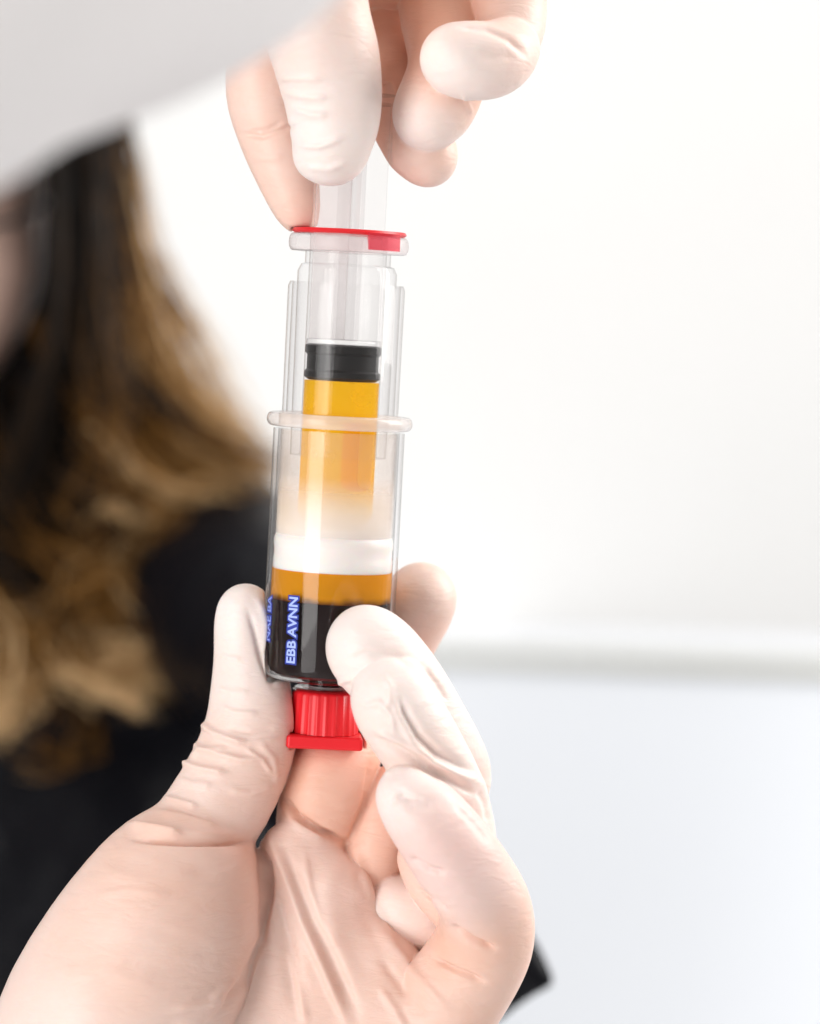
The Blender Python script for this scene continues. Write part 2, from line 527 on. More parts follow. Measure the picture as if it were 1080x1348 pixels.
def ripple(V, amp, scale, seed):
    rng = np.random.RandomState(seed)
    out = np.zeros(len(V))
    for i in range(7):
        kv = rng.normal(size=3); kv /= np.linalg.norm(kv)
        f = scale * (0.6 + 1.1 * rng.rand())
        out += np.sin(V @ kv * f + rng.rand() * 6.28 + 1.5 * np.sin(V @ rng.normal(size=3) * f * 0.5))
    return out * amp / 7 * 1.6

# ------------------------------------------------------------------ setting
WALL_Y = 9400
wall = box('wall', -16000, 16000, WALL_Y, WALL_Y + 400, -5200, 9000, M_WALL); tag(wall, kind='structure')
floor = box('floor', -16000, 16000, -9000, WALL_Y, -5300, -5210, M_FLOOR); tag(floor, kind='structure')

a = P(580, 848, 8000); b_ = P(1080, 863, 7000)
zt = a[2]
yaw = math.atan2(b_[1] - a[1], b_[0] - a[0])
cnt = empty('counter', (a[0] * U, a[1] * U, (-5205) * U)); cnt.rotation_euler = (0, 0, yaw)
tag(cnt, 'blurred white counter with pale beige top edge in front of the white wall', 'counter')
zb = zt + 5205
box('edge_strip', -3600, 5200, 0, 40, zb - 60, zb - 18, M_EDGE, cnt, 8)
box('worktop', -3600, 5200, 40, 1300, zb - 74, zb - 3, M_COUNTER, cnt)
fp = box('front_panel', -3580, 5180, 24, 1280, 1500, zb - 74, M_COUNTER, cnt)
for v in fp.data.vertices:  # front slopes forward, shaped to catch more of the overhead light
    if v.co.z < 1600 * U and v.co.y < 100 * U: v.co.y = -3000 * U

# ------------------------------------------------------------------ syringe
AX = np.array([0.0530, -0.062, 1.0]); AX /= np.linalg.norm(AX)
BASE = P(429.7, 900, 0)
syr = empty('syringe', tuple(BASE * U))
syr.rotation_mode = 'QUATERNION'
syr.rotation_quaternion = Vector((0, 0, 1)).rotation_difference(Vector(AX))
tag(syr, 'clear double syringe with amber plasma, dark blood and a red cap, held upright', 'syringe')

R = 86.0
# outer barrel wall: outside up, then inside down
wall_prof = [(30, -4), (33, 3), (70, 6), (80, 10), (R, 20), (R, 334)]
wall_prof_in = [(R - 6.5, 334), (R - 6.5, 24), (76, 15), (68, 11), (24, 8), (24, -4)]
outer = lathe('outer_barrel', wall_prof + wall_prof_in, M_OUTER, syr, closed=True)
fl = []
for i in range(9):
    t = -math.pi / 2 + math.pi * i / 8
    fl.append((89 + 6.5 * math.cos(t), 346 + 9 * math.sin(t)))
lathe('flange', [(R - 6.4, 337)] + fl + [(R - 6.4, 355)], M_MILK, outer, closed=True)
# guide ribs inside the barrel wall
for ang in (-158, -22, 40, 140):
    o = box('guide_rib', -2.5, 2.5, -4, 4, 222, 330, M_CLEAR, outer)
    o.rotation_euler = (0, 0, math.radians(ang + 90))
    o.location = Vector((math.cos(math.radians(ang)) * 74 * U, math.sin(math.radians(ang)) * 74 * U, 0))

# clear sleeve round the inner barrel, and the inner barrel with its flange
lathe('clear_sleeve', [(76, 356), (76.5, 520), (74, 526), (71, 526), (71, 356)], M_CLEAR, syr, closed=True)
inner = lathe('inner_barrel', [(63, 300), (65, 540), (61, 549), (56, 551), (56, 566), (50.5, 566), (50.5, 300)], M_CLEAR, syr, closed=True)
fl = []
for i in range(7):
    t = -math.pi / 2 + math.pi * i / 6
    fl.append((74 + 4.5 * math.cos(t), 577.5 + 11 * math.sin(t)))
lathe('flange', [(50.6, 566.5)] + fl + [(50.6, 588.5)], M_FROST, inner, closed=True)
ring = lathe('red_ring', [(51, 590)] + [(72, 589.5), (75, 592), (73, 595.5), (51, 596)], M_RED, syr, closed=True)
# red tab hanging from the ring over the flange
V = []; F = []
nn = 12
for i in range(nn + 1):
    t = math.radians(-70 + 36 * i / nn)
    for r, z in ((79.2, 570), (81, 570), (81, 592), (70, 592)):
        V.append((r * math.cos(t), r * math.sin(t), z))
for i in range(nn):
    for j in range(4):
        F.append((i * 4 + j, (i + 1) * 4 + j, (i + 1) * 4 + (j + 1) % 4, i * 4 + (j + 1) % 4))
F.append((0, 1, 2, 3)); F.append(tuple(nn * 4 + j for j in (3, 2, 1, 0)))
mesh_obj('tab', V, F, clear_plastic('translucent_red', 0.35, (0.99, 0.5, 0.55), (0.9, 0.3, 0.35), 0.2, 1.4, (0.92, 0.12, 0.18)), ring, smooth=False)

# plunger rod: four fins and a thumb plate, ending in the rubber stopper
rod = empty('plunger_rod'); rod.parent = syr
for i, (ang, m) in enumerate(((200, M_FROST), (290, M_RODP), (20, M_RODP), (110, M_RODP))):
    o = box('fin', 0, 48.5, -3.2, 3.2, 452, 760, m, rod, 1.5)
    o.rotation_euler = (0, 0, math.radians(ang))
lathe('rod_foot', rounded(49, 440, 453, 3), M_RODP, rod)
lathe('thumb_plate', rounded(62, 760, 772, 5), M_RODP, rod)
st = [(0, 398), (44, 399), (50, 403), (50, 410), (47, 413), (47, 432), (50, 435), (50, 444), (46, 446), (0, 446)]
lathe('stopper', st, M_RUBBER, syr)

# liquids
pl = [(0, 210), (34, 211), (44, 215), (49, 226), (49, 398), (0, 398)]
lathe('plasma', pl, M_PLASMA, syr)
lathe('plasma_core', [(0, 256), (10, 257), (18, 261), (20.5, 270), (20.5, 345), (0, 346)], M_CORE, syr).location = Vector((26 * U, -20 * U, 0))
# white seal: stacked lips between plasma and blood
sp = [(0, 149), (76, 149), (78.4, 152), (78.4, 164), (77.4, 168), (77.4, 178), (78.4, 182), (78.4, 190), (76, 196), (70, 203), (60, 206), (0, 206)]
lathe('seal', sp, M_SEAL, syr)
sl = [(76.5, 197), (77, 333), (75.5, 333), (74.5, 199)]
lathe('milky_liner', sl, M_LINER, syr, closed=True)
nt = M_LINER.node_tree
mixn = [q for q in nt.nodes if q.type == 'MIX_SHADER' and abs(q.inputs[0].default_value - 0.27) < 1e-3][0]
tcn = nt.nodes.new('ShaderNodeTexCoord'); sxn = nt.nodes.new('ShaderNodeSeparateXYZ'); mrn = nt.nodes.new('ShaderNodeMapRange')
nt.links.new(tcn.outputs['Object'], sxn.inputs[0]); nt.links.new(sxn.outputs['Z'], mrn.inputs[0])
mrn.inputs[1].default_value = 205 * U; mrn.inputs[2].default_value = 275 * U; mrn.inputs[3].default_value = 0.66; mrn.inputs[4].default_value = 0.10
nt.links.new(mrn.outputs[0], mixn.inputs[0])
lathe('amber_layer', [(0, 111), (79, 111), (79, 151), (77, 149.2), (72, 148), (0, 147.6)], M_AMBER, syr)
lathe('blood', [(0, -3), (23, -3), (23, 9), (67, 12), (75, 16), (79, 25), (79, 110.6), (0, 110.6)], M_BLOOD, syr)

# printed lettering wrapped round the barrel
def wrap_text(name, body, size, ang0, z0, m, parent, rad, off=0.0):
    cu = bpy.data.curves.new(name, 'FONT'); cu.body = body; cu.size = size; cu.offset = off
    cu.resolution_u = 3
    tmp = bpy.data.objects.new(name, cu); COL.objects.link(tmp)
    dg = bpy.context.evaluated_depsgraph_get()
    me = bpy.data.meshes.new_from_object(tmp.evaluated_get(dg))
    bpy.data.objects.remove(tmp); bpy.data.curves.remove(cu)
    for v in me.vertices:
        x, y = v.co.x, v.co.y
        # text runs upwards along the barrel; its height runs round it to the left
        t = math.radians(ang0) - y / rad
        v.co = Vector((rad * math.cos(t), rad * math.sin(t), z0 + x)) * U
    me.materials.clear(); me.materials.append(m)
    o = bpy.data.objects.new(name, me); COL.objects.link(o); o.parent = parent
    return o

def strip(name, a0, a1, z0, z1, rad, m, parent):
    V = []; F = []; n = 16
    for i in range(n + 1):
        t = math.radians(a0 + (a1 - a0) * i / n)
        for z in (z0, z1): V.append((rad * math.cos(t), rad * math.sin(t), z))
    for i in range(n): F.append((2 * i, 2 * i + 2, 2 * i + 3, 2 * i + 1))
    return mesh_obj(name, V, F, m, parent)
wrap_text('printed_outline', 'EBB AVNN', 18.5, -118, 32, M_BLUE, outer, R + 0.3, 2.6)  # wider blue copy under the letters, a print outline
wrap_text('printed_outline', 'NAE BA', 17, -151, 56, M_BLUE, outer, R + 0.3, 2.4)
wrap_text('printed_lettering', 'EBB AVNN', 18.5, -118, 32, M_PALEBLUE, outer, R + 0.6, 0.5)  # pale letter colour stands in for shine on the blue print
wrap_text('printed_lettering', 'NAE BA', 17, -151, 56, simple('dull_blue_ink', (0.25, 0.33, 0.75), 0.4, 0.4), outer, R + 0.6, 0.3)

# red cap: ribbed body and flat square foot
cap = empty('red_cap'); cap.parent = syr
V = []; F = []; seg = 144
levels = [(38, -8), (41, -10), (42.5, -13), (43.5, -60), (43.5, -64)]
for r, z in levels:
    for j in range(seg):
        a = 2 * math.pi * j / seg
        rr = r + (1.7 * max(0.0, math.sin(a * 24)) ** 0.6 if z < -11 else 0)
        V.append((rr * math.cos(a), rr * math.sin(a), z))
for i in range(len(levels) - 1):
    for j in range(seg):
        j2 = (j + 1) % seg
        F.append((i * seg + j, (i + 1) * seg + j, (i + 1) * seg + j2, i * seg + j2))
F.append(tuple(range(seg)))
F.append(tuple((len(levels) - 1) * seg + j for j in reversed(range(seg))))
sharp(mesh_obj('cap_body', V, F, M_RED, cap), 50)
o = box('cap_foot', -50, 50, -44, 44, -82, -64.5, M_RED, cap, 4)
o.rotation_euler = (0, 0, math.radians(4))
lathe('nozzle_collar', [(28, -12), (44, -8), (41, -5), (34, -4.5), (28, -7)], M_CLEAR, syr, closed=True)

# ------------------------------------------------------------------ lower hand
def hand(name, label, lo, hi, res, build, fold_items, rip, carve):
    f = Field(lo, hi, res)
    build(f)
    for c in carve: f.carve_cylinder(*c)
    V, F = f.mesh()
    Nn = f.normals(V)
    V2 = V + Nn * ripple(V, rip, 0.02, 3)[:, None]
    V2 = folds(V2, Nn, fold_items)
    at = {'slack_and_light': f.sample(f.a[0], V), 'flush': f.sample(f.a[1], V)}
    root = empty(name)
    tag(root, label, 'hand')
    base = V2.mean(0)
    root.location = tuple(base * U)
    mesh_obj('glove', V2 - base, F, M_GLOVE, root, attrs=at)
    return root

RES = 2.5
def build_lower(f):
    # palm and wrist: the long bones of the hand under one skin
    f.chain([(398, 1112, 8, 40, .5), (372, 1190, 22, 60, .4), (335, 1320, 50, 90, .5), (300, 1480, 60, 110, .6), (270, 1700, 70, 120, .6)], 20, 0)
    f.chain([(446, 1172, 0, 40, .5), (418, 1270, 15, 72, .42), (370, 1420, 50, 105, .6), (320, 1600, 60, 120, .6)], 20, 45)
    f.chain([(508, 1268, -15, 42, .4), (460, 1370, 20, 80, .4), (400, 1500, 40, 110, .6)], 20, 45)
    f.chain([(575, 1338, -25, 58, .3), (530, 1400, -5, 84, .4), (440, 1540, 30, 110, .5)], 20, 45)
    # ball of the thumb
    f.chain([(262, 1118, -15, 62, .4), (232, 1170, -45, 98, .3), (196, 1250, -50, 126, .42), (140, 1370, -30, 140, .7), (120, 1520, 10, 140, .8)], 26, 10)
    # thumb
    f.chain([(323, 803, -5, 34, .95), (324, 845, -5, 35, .9), (330, 905, 0, 46, .8), (331, 960, 0, 54, .55), (310, 1020, -5, 58, .5), (278, 1075, -15, 60, .55), (254, 1120, -25, 62, .45)], 16, 9)
    # index finger, going back behind the barrel
    f.chain([(412, 1100, 40, 46, .1), (428, 1045, 28, 52, .1), (447, 985, 60, 52, .2), (478, 925, 135, 50, .4)], 14, 5)
    f.chain([(478, 925, 135, 50, .4), (508, 868, 140, 47, .35), (535, 822, 112, 44, .3), (556, 784, 88, 45, .6)], 14, 8)
    # middle finger: first bone seen in the hollow, then curled forward on to the barrel
    f.chain([(470, 1180, 60, 40, .1), (495, 1115, 30, 37, .2), (522, 1050, 50, 40, .2), (585, 1040, 50, 46, .4)], 12, 4)  # low tone values put part of the hollow's shade into the colour
    f.chain([(585, 1050, 45, 48, .5), (592, 1010, -25, 48, .7), (552, 935, -85, 51, .85), (518, 888, -118, 52, .9), (482, 850, -134, 52, .95)], 14, 5)
    # ring finger
    f.chain([(520, 1262, 40, 42, .2), (560, 1180, 30, 40, .25), (602, 1120, 20, 44, .4)], 12, 4)
    f.chain([(522, 1192, 16, 38, .7), (545, 1203, 14, 40, .7), (566, 1214, 16, 36, .6)], 10, 3)
    f.chain([(556, 1128, -25, 34, .35), (578, 1166, -38, 35, .25), (612, 1200, -50, 36, .2)], 10, 2)
    f.chain([(604, 1112, 0, 48, .6), (592, 1050, -95, 48, .7), (556, 985, -146, 50, .75), (528, 940, -165, 50, .85), (516, 914, -170, 49, .95)], 14, 3)
    # little finger
    f.chain([(538, 1047, -190, 41, 1.), (572, 1092, -192, 47, .8, .4), (606, 1140, -168, 52, .7, .3), (638, 1190, -120, 54, .3, .05), (640, 1235, -80, 56, .2), (618, 1280, -52, 60, .25), (580, 1335, -30, 66, .35)], 16, 4)  # whiter values midway put the highlight into the colour

lower_folds = [
    ([(336, 1108), (350, 1135), (352, 1180), (345, 1235), (322, 1290), (285, 1335)], 6, 5, -9),
    ([(372, 1050), (390, 1075), (420, 1093), (458, 1110)], 5, 4, -8),
    ([(376, 1064), (398, 1090), (430, 1106)], 5, 8, 4),
    ([(488, 1000), (480, 1060), (460, 1106)], 4, 4, -4),
    ([(462, 1112), (478, 1150), (492, 1190), (520, 1240)], 7, 5, 5),
    ([(440, 1130), (430, 1180), (440, 1240), (470, 1300)], 16, 16, 4),
    ([(500, 1260), (530, 1300), (560, 1345)], 7, 7, -4),
    ([(250, 1000), (262, 990), (300, 985)], 4, 4, 5),
    ([(290, 930), (310, 938), (340, 940)], 4, 4, 3),
    ([(285, 905), (305, 912), (330, 912)], 4, 4, 2.5),
    ([(300, 1040), (330, 1045), (362, 1035)], 4, 5, 3),
    ([(215, 1050), (235, 1055), (262, 1062)], 4, 5, 5),
    ([(560, 880), (575, 900), (590, 925)], 4, 4, -3),
    ([(440, 905), (455, 895), (470, 893)], 4, 4, 3),
    ([(455, 870), (485, 858), (520, 862), (548, 880)], 4, 6, -3, (-300, 20)),
    ([(630, 1040), (640, 1060), (644, 1085)], 5, 5, -4),
    ([(170, 1103), (230, 1108), (290, 1109), (336, 1106)], 6, 4, -7),
    ([(180, 1094), (240, 1098), (300, 1098)], 7, 6, 3),
    ([(352, 1088), (362, 1120), (375, 1150), (398, 1214), (428, 1282), (458, 1350)], 9, 6, 8),
    ([(372, 1120), (392, 1165), (415, 1215), (440, 1265), (470, 1335)], 7, 12, -7),
    ([(346, 1125), (352, 1150), (366, 1185), (380, 1240), (392, 1330)], 10, 12, -7),
    ([(352, 1200), (342, 1240), (330, 1290), (316, 1350)], 7, 9, 6),
    ([(300, 1310), (270, 1335), (230, 1360)], 8, 10, 5),
    ([(521, 915), (535, 945), (551, 971), (576, 995), (625, 1024)], 9, 7, -8, (-300, 40)),
    ([(514, 905), (526, 940), (545, 975), (571, 1002), (611, 1020), (640, 1034)], 6, 6, 6, (-300, 40)),
    ([(490, 970), (528, 989), (553, 1004), (584, 1022), (628, 1048)], 6, 6, -7, (-300, 40)),
    ([(494, 962), (530, 978), (560, 994)], 5, 5, 4, (-300, 40)),
    ([(592, 1217), (622, 1237), (656, 1251)], 4, 6, -5),
    ([(568, 1259), (597, 1276), (640, 1294)], 4, 6, -4),
    ([(538, 1127), (564, 1144), (590, 1148)], 4, 5, -3),
    ([(264, 952), (284, 966), (325, 980)], 4, 5, 7),
    ([(252, 978), (275, 990), (318, 1000), (350, 1000)], 4, 5, 6),
    ([(236, 1002), (262, 1012), (300, 1018)], 4, 5, 7),
    ([(236, 1025), (255, 1032), (280, 1034)], 4, 5, 3),
    ([(340, 975), (360, 1000), (365, 1030)], 5, 5, 3),
    ([(205, 1068), (240, 1075), (290, 1090)], 4, 6, 4),
    ([(170, 1085), (205, 1092), (240, 1100)], 4, 5, 8),
    ([(338, 785), (348, 815), (353, 850), (362, 880)], 6, 5, 4),
    ([(326, 800), (336, 830), (346, 870), (362, 905)], 5, 5, -4),
    ([(505, 890), (515, 905), (510, 935)], 5, 5, 3, (-300, -60)),
    ([(520, 1040), (545, 1060), (575, 1058)], 8, 10, -4, (-300, -60)),
    ([(130, 1150), (190, 1160), (260, 1150)], 12, 14, 2.5),
    ([(60, 1290), (140, 1280), (220, 1300)], 14, 14, 2),
    ([(480, 1175), (505, 1230), (545, 1280), (590, 1330)], 7, 9, 5),
    # thin creases
    ([(178, 1106), (240, 1110), (300, 1110), (337, 1107)], 2.5, 2.5, -6),
    ([(338, 1110), (352, 1140), (353, 1185), (346, 1235)], 3, 3, -7),
    ([(374, 1052), (392, 1077), (422, 1095), (457, 1109)], 3, 3, -6),
    ([(594, 1219), (622, 1237), (650, 1249)], 2.5, 3, -5),
    ([(570, 1261), (597, 1276), (634, 1291)], 2.5, 3, -4),
    ([(540, 1130), (564, 1145), (584, 1150)], 2.5, 3, -4),
    ([(548, 1168), (570, 1185), (592, 1200)], 2.5, 3, -5),
    ([(322, 985), (345, 1000), (358, 1020)], 3, 3, 3),
    ([(300, 960), (330, 965), (362, 958)], 3, 3, -3),
    ([(296, 972), (330, 978), (368, 972)], 3, 3, 2.5),
    ([(290, 860), (300, 866), (318, 868)], 3, 3, 2),
    ([(120, 1180), (170, 1172), (225, 1180)], 5, 7, 2),
    ([(225, 1330), (275, 1318), (310, 1290)], 5, 6, 4),
    ([(505, 1020), (520, 1012), (545, 1014)], 4, 5, 3, (-300, -60)),
    ([(510, 1060), (530, 1048), (560, 1052)], 4, 4, -3, (-300, -60)),
    ([(480, 930), (500, 925), (515, 940), (520, 965)], 4, 4, 3, (-300, -60)),
    ([(600, 1060), (625, 1085), (645, 1110)], 4, 4, -2.5, (-300, -60)),
    ([(400, 1120), (408, 1170), (425, 1230)], 5, 7, 3),
    ([(380, 1250), (392, 1300), (404, 1350)], 6, 6, 3.5),
    ([(500, 1300), (520, 1330), (535, 1360)], 6, 6, 3),
]
lh = hand('gloved_hand', 'lower gloved hand gripping the syringe barrel, palm and curled fingers facing the camera',
          (-650, -270, -860), (210, 220, -20), 2.1, build_lower, lower_folds, 2.2,
          [(BASE, AX, R + 1.2, 4, 340), (BASE, AX, 46, -64, 6), (BASE, AX, 56, -84, -62)])

# ------------------------------------------------------------------ upper hand
TY = -45   # the rod leans towards the camera up here
def build_upper(f):
    # palm and wrist, above the frame
    f.chain([(640, -120, 30, 70, .3), (560, -170, 0, 85, .3), (470, -170, -60, 90, .3), (420, -120, -140, 80, .5)], 30, 0)
    f.chain([(540, -160, 0, 100, .4), (490, -260, -180, 110, .5), (430, -350, -430, 120, .6), (360, -420, -640, 125, .6)], 30, 60)
    f.chain([(600, -60, TY + 150, 80, .0), (500, -70, TY + 170, 90, .0), (420, -60, TY + 130, 80, .0)], 30, 40)  # mass added to keep light out of the finger gap; tone darkened too
    f.chain([(440, -70, TY - 90, 60, .3), (480, -62, TY, 60, .0), (545, -55, TY + 70, 62, .0)], 20, 30)  # web added to close the gap against light from above
    # thumb, nearest the camera
    f.chain([(436, 192, TY - 88, 43, 1.), (440, 160, TY - 92, 51, .95), (438, 120, TY - 98, 57, .85), (428, 70, TY - 112, 64, .75), (412, 10, TY - 135, 66, .7), (410, -70, TY - 160, 70, .6), (440, -160, TY - 170, 80, .5)], 16, 8)
    f.chain([(415, 206, TY - 82, 27, 1.), (437, 210, TY - 84, 27, 1.), (452, 202, TY - 84, 27, 1.)], 12, 12)
    # index finger, down along the rod to the ring
    f.chain([(402, 290, TY + 20, 17, .3), (391, 265, TY + 20, 28, .35), (374, 215, TY + 25, 38, .35), (356, 160, TY + 20, 42, .3), (346, 105, TY + 15, 44, .4), (360, 20, TY + 15, 48, .4), (420, -110, TY - 10, 60, .4)], 14, 4)
    # middle finger
    f.chain([(564, 208, TY + 10, 37, .45), (543, 175, TY + 25, 43, .1), (525, 125, TY + 70, 44, .0), (512, 40, TY + 150, 50, .0), (525, -80, TY + 165, 66, .0)], 14, 4)  # zero tone values darken the gap in place of shade
    # ring finger
    f.chain([(562, 153, TY - 35, 44, .95), (578, 128, TY - 28, 47, .2), (592, 80, TY - 5, 48, .0), (582, 10, TY + 30, 52, .0), (580, -90, TY + 40, 62, .0)], 14, 3)
    # little finger, folded back on itself
    f.chain([(596, 77, TY - 100, 43, 1.), (622, 80, TY - 98, 45, .85), (650, 78, TY - 84, 43, .6), (672, 62, TY - 55, 36, .5)], 12, 2)
    f.chain([(672, 62, TY - 45, 30, .5), (672, 20, TY - 10, 42, .35), (660, -50, TY + 20, 54, .3), (640, -120, TY + 40, 60, .3)], 14, 4)

upper_folds = [
    ([(318, 176), (345, 180), (372, 170), (390, 164)], 3, 4, -5),
    ([(330, 172), (350, 172), (372, 160)], 3, 4, -3),
    ([(330, 205), (352, 208), (375, 205)], 4, 6, 2),
    ([(392, 190), (420, 192), (452, 180)], 4, 5, 4),
    ([(385, 140), (410, 150), (432, 150)], 4, 6, 4),
    ([(370, 118), (400, 126), (432, 128)], 4, 6, 3.5),
    ([(366, 102), (395, 102), (425, 104)], 4, 5, 3),
    ([(402, 218), (430, 222), (458, 212)], 4, 6, 3),
    ([(600, 33), (640, 37), (672, 52), (692, 72)], 4, 5, -4),
    ([(625, 70), (650, 75), (680, 70)], 10, 10, -3),
    ([(610, 125), (616, 138), (622, 150)], 3, 3, 3),
]
uh = hand('gloved_hand', 'upper gloved hand pinching the clear plunger rod and pulling it upwards',
          (-300, -700, 330), (240, 250, 960), 2.3, build_upper, upper_folds, 1.6,
          [(BASE, AX, 49.5, 596, 790), (BASE, AX, 77, 560, 597.5)])

# white coat sleeve of the upper arm, close to the camera
f = Field((-1300, -2100, 200), (160, -300, 1300), 9)
f.chain([(440, -340, -600, 225), (310, -290, -1150, 290), (150, -205, -1350, 312), (-40, -128, -1500, 306), (-260, -45, -1650, 310), (-520, 60, -1800, 330)], 40, 0)
f.chain([(-80, 140, -1550, 66), (-190, 165, -1600, 110)], 30, 90)
V, F = f.mesh(); Nn = f.normals(V)
V = V + Nn * ripple(V, 9, 0.008, 11)[:, None]
base = V.mean(0)
mesh_obj('coat_sleeve', V - (uh.location[0] / U, uh.location[1] / U, uh.location[2] / U), F, M_SLEEVE, uh)['label'] = 'blurred white coat sleeve'

# ------------------------------------------------------------------ person in the background
person = empty('person', tuple(P(0, 900, 2900) * U))
tag(person, 'blurred person in black clothing with long wavy brown hair, behind the hands', 'person')
PO = P(0, 900, 2900)
PY = 2900
f = Field((-2400, 1900, -2300), (700, 4200, 900), 18)
f.chain([(-60, 640, PY + 100, 190), (60, 760, PY + 60, 260), (40, 1000, PY, 340), (20, 1400, PY, 360), (20, 1900, PY, 360)], 60, 0)
f.chain([(-330, 720, PY + 100, 200), (-380, 900, PY, 300), (-380, 1400, PY, 360), (-380, 1900, PY, 360)], 60, 120)
V, F = f.mesh(); Nn = f.normals(V)
V = V + Nn * ripple(V, 40, 0.007, 5)[:, None]
jk = mesh_obj('jacket', V - PO, F, M_JACKET, person)
f = Field((-800, 800, -1300), (440, 3100, 260), 8)
f.chain([(130, 720, PY - 60, 140), (255, 752, PY - 200, 148), (345, 850, PY - 600, 128), (440, 990, PY - 1050, 112), (540, 1140, PY - 1450, 96), (610, 1235, PY - 1700, 84)], 40, 0)
f.chain([(610, 1235, PY - 1700, 84), (660, 1262, PY - 1780, 46), (716, 1290, PY - 1830, 7)], 10, 16)
f.chain([(640, 1262, PY - 1750, 60), (560, 1300, PY - 1800, 80), (400, 1390, PY - 1900, 90)], 30, 12)
f.chain([(655, 1210, PY - 1780, 26), (690, 1252, PY - 1810, 16), (718, 1290, PY - 1830, 6)], 10, 20)
f.chain([(718, 1291, PY - 1830, 6), (660, 1324, PY - 1800, 12), (560, 1376, PY - 1800, 30)], 10, 14)
V, F = f.mesh(); Nn = f.normals(V)
V = V + Nn * (ripple(V, 20, 0.008, 8) * np.clip((V[:, 1] - 1100) / 500, 0.05, 1))[:, None]
mesh_obj('sleeve', V - PO, F, M_JACKET, jk)
f = Field((-1700, 2000, 300), (-700, 3000, 1100), 6)
for c_, sgn in ((-86, 1), (-200, -1)):
    ring_ = [(c_ + 46 * math.cos(q), 296 + 34 * math.sin(q), PY - 505 + (0.5 + 0.5 * math.cos(q) * sgn) * 60, 4.5) for q in np.linspace(0, 2 * math.pi, 13)]
    f.chain(ring_, 4, 0)
f.chain([(-154, 288, PY - 505, 4.5), (-143, 284, PY - 510, 4.5), (-132, 288, PY - 505, 4.5)], 4, 2)
f.chain([(-40, 290, PY - 445, 5), (10, 294, PY - 420, 5), (50, 272, PY - 260, 5), (62, 264, PY - 80, 5)], 4, 2)
f.chain([(-246, 290, PY - 445, 5), (-296, 290, PY - 420, 5), (-332, 272, PY - 260, 5), (-342, 264, PY - 80, 5)], 4, 2)
V, F = f.mesh()
mesh_obj('eyeglasses', V - PO, F, M_RUBBER, person)
f = Field((-1500, 2000, -300), (300, 4000, 1800), 12)
f.chain([(-140, 120, PY - 100, 188), (-140, 220, PY - 100, 194), (-140, 330, PY - 130, 188), (-142, 420, PY - 160, 150), (-148, 495, PY - 190, 92)], 8, 0)
f.chain([(-50, 350, PY - 200, 96), (-62, 400, PY - 210, 84), (-95, 465, PY - 230, 66)], 10, 60)
f.chain([(-234, 350, PY - 200, 96), (-222, 400, PY - 210, 84), (-190, 465, PY - 230, 66)], 10, 60)
f.chain([(-150, 420, PY + 40, 120), (-140, 620, PY + 100, 125), (-140, 740, PY + 100, 140)], 30, 50)
f.chain([(-143, 240, PY - 420, 22), (-143, 300, PY - 475, 26), (-143, 338, PY - 490, 34)], 12, 50)
f.chain([(-240, 262, PY - 350, 20), (-200, 252, PY - 400, 22), (-86, 252, PY - 400, 22), (-46, 262, PY - 350, 20)], 14, 40)
V, F = f.mesh()
mesh_obj('body', V - PO, F, M_SKIN, person)
f = Field((-1500, 2000, 200), (-900, 2800, 620), 5)
f.chain([(-192, 424, PY - 395, 7), (-162, 417, PY - 428, 13), (-145, 420, PY - 432, 12), (-128, 417, PY - 428, 13), (-98, 424, PY - 395, 7)], 8, 0)
f.chain([(-188, 428, PY - 395, 7), (-145, 436, PY - 428, 15), (-102, 428, PY - 395, 7)], 8, 2)
V, F = f.mesh()
mesh_obj('lips', V - PO, F, simple('lip_skin', (0.55, 0.20, 0.18), 0.4, 0.4), person)
def ball(name, c, r, m, parent):
    V = []; F = []; nu, nvv = 24, 14
    for i in range(nvv + 1):
        for j in range(nu):
            t = math.pi * i / nvv; p_ = 2 * math.pi * j / nu
            V.append(c + r * np.array([math.sin(t) * math.cos(p_), math.cos(t), math.sin(t) * math.sin(p_)]))
    for i in range(nvv):
        for j in range(nu):
            F.append((i * nu + j, i * nu + (j + 1) % nu, (i + 1) * nu + (j + 1) % nu, (i + 1) * nu + j))
    return mesh_obj(name, np.array(V) - PO, F, m, parent)
M_EYE = simple('eye_white', (0.75, 0.72, 0.70), 0.2, 0.5); M_IRIS = simple('brown_iris', (0.05, 0.025, 0.012), 0.2, 0.5)
for ex in (-200, -86):
    e_ = ball('eye', P(ex, 292, PY - 408), 46, M_EYE, person)
    ball('iris', P(ex, 292, PY - 408) + np.array([0, -27, 0]), 22, M_IRIS, e_)
f = Field((-1500, 2000, 550), (-900, 2800, 900), 5)
for x0, x1 in ((-240, -175), (-122, -60)):
    f.chain([(x0, 250, PY - 400, 5), ((x0 + x1) / 2, 238, PY - 442, 8), (x1, 248, PY - 415, 5)], 5, 0)
V, F = f.mesh()
mesh_obj('eyebrows', V - PO, F, M_RUBBER, person)

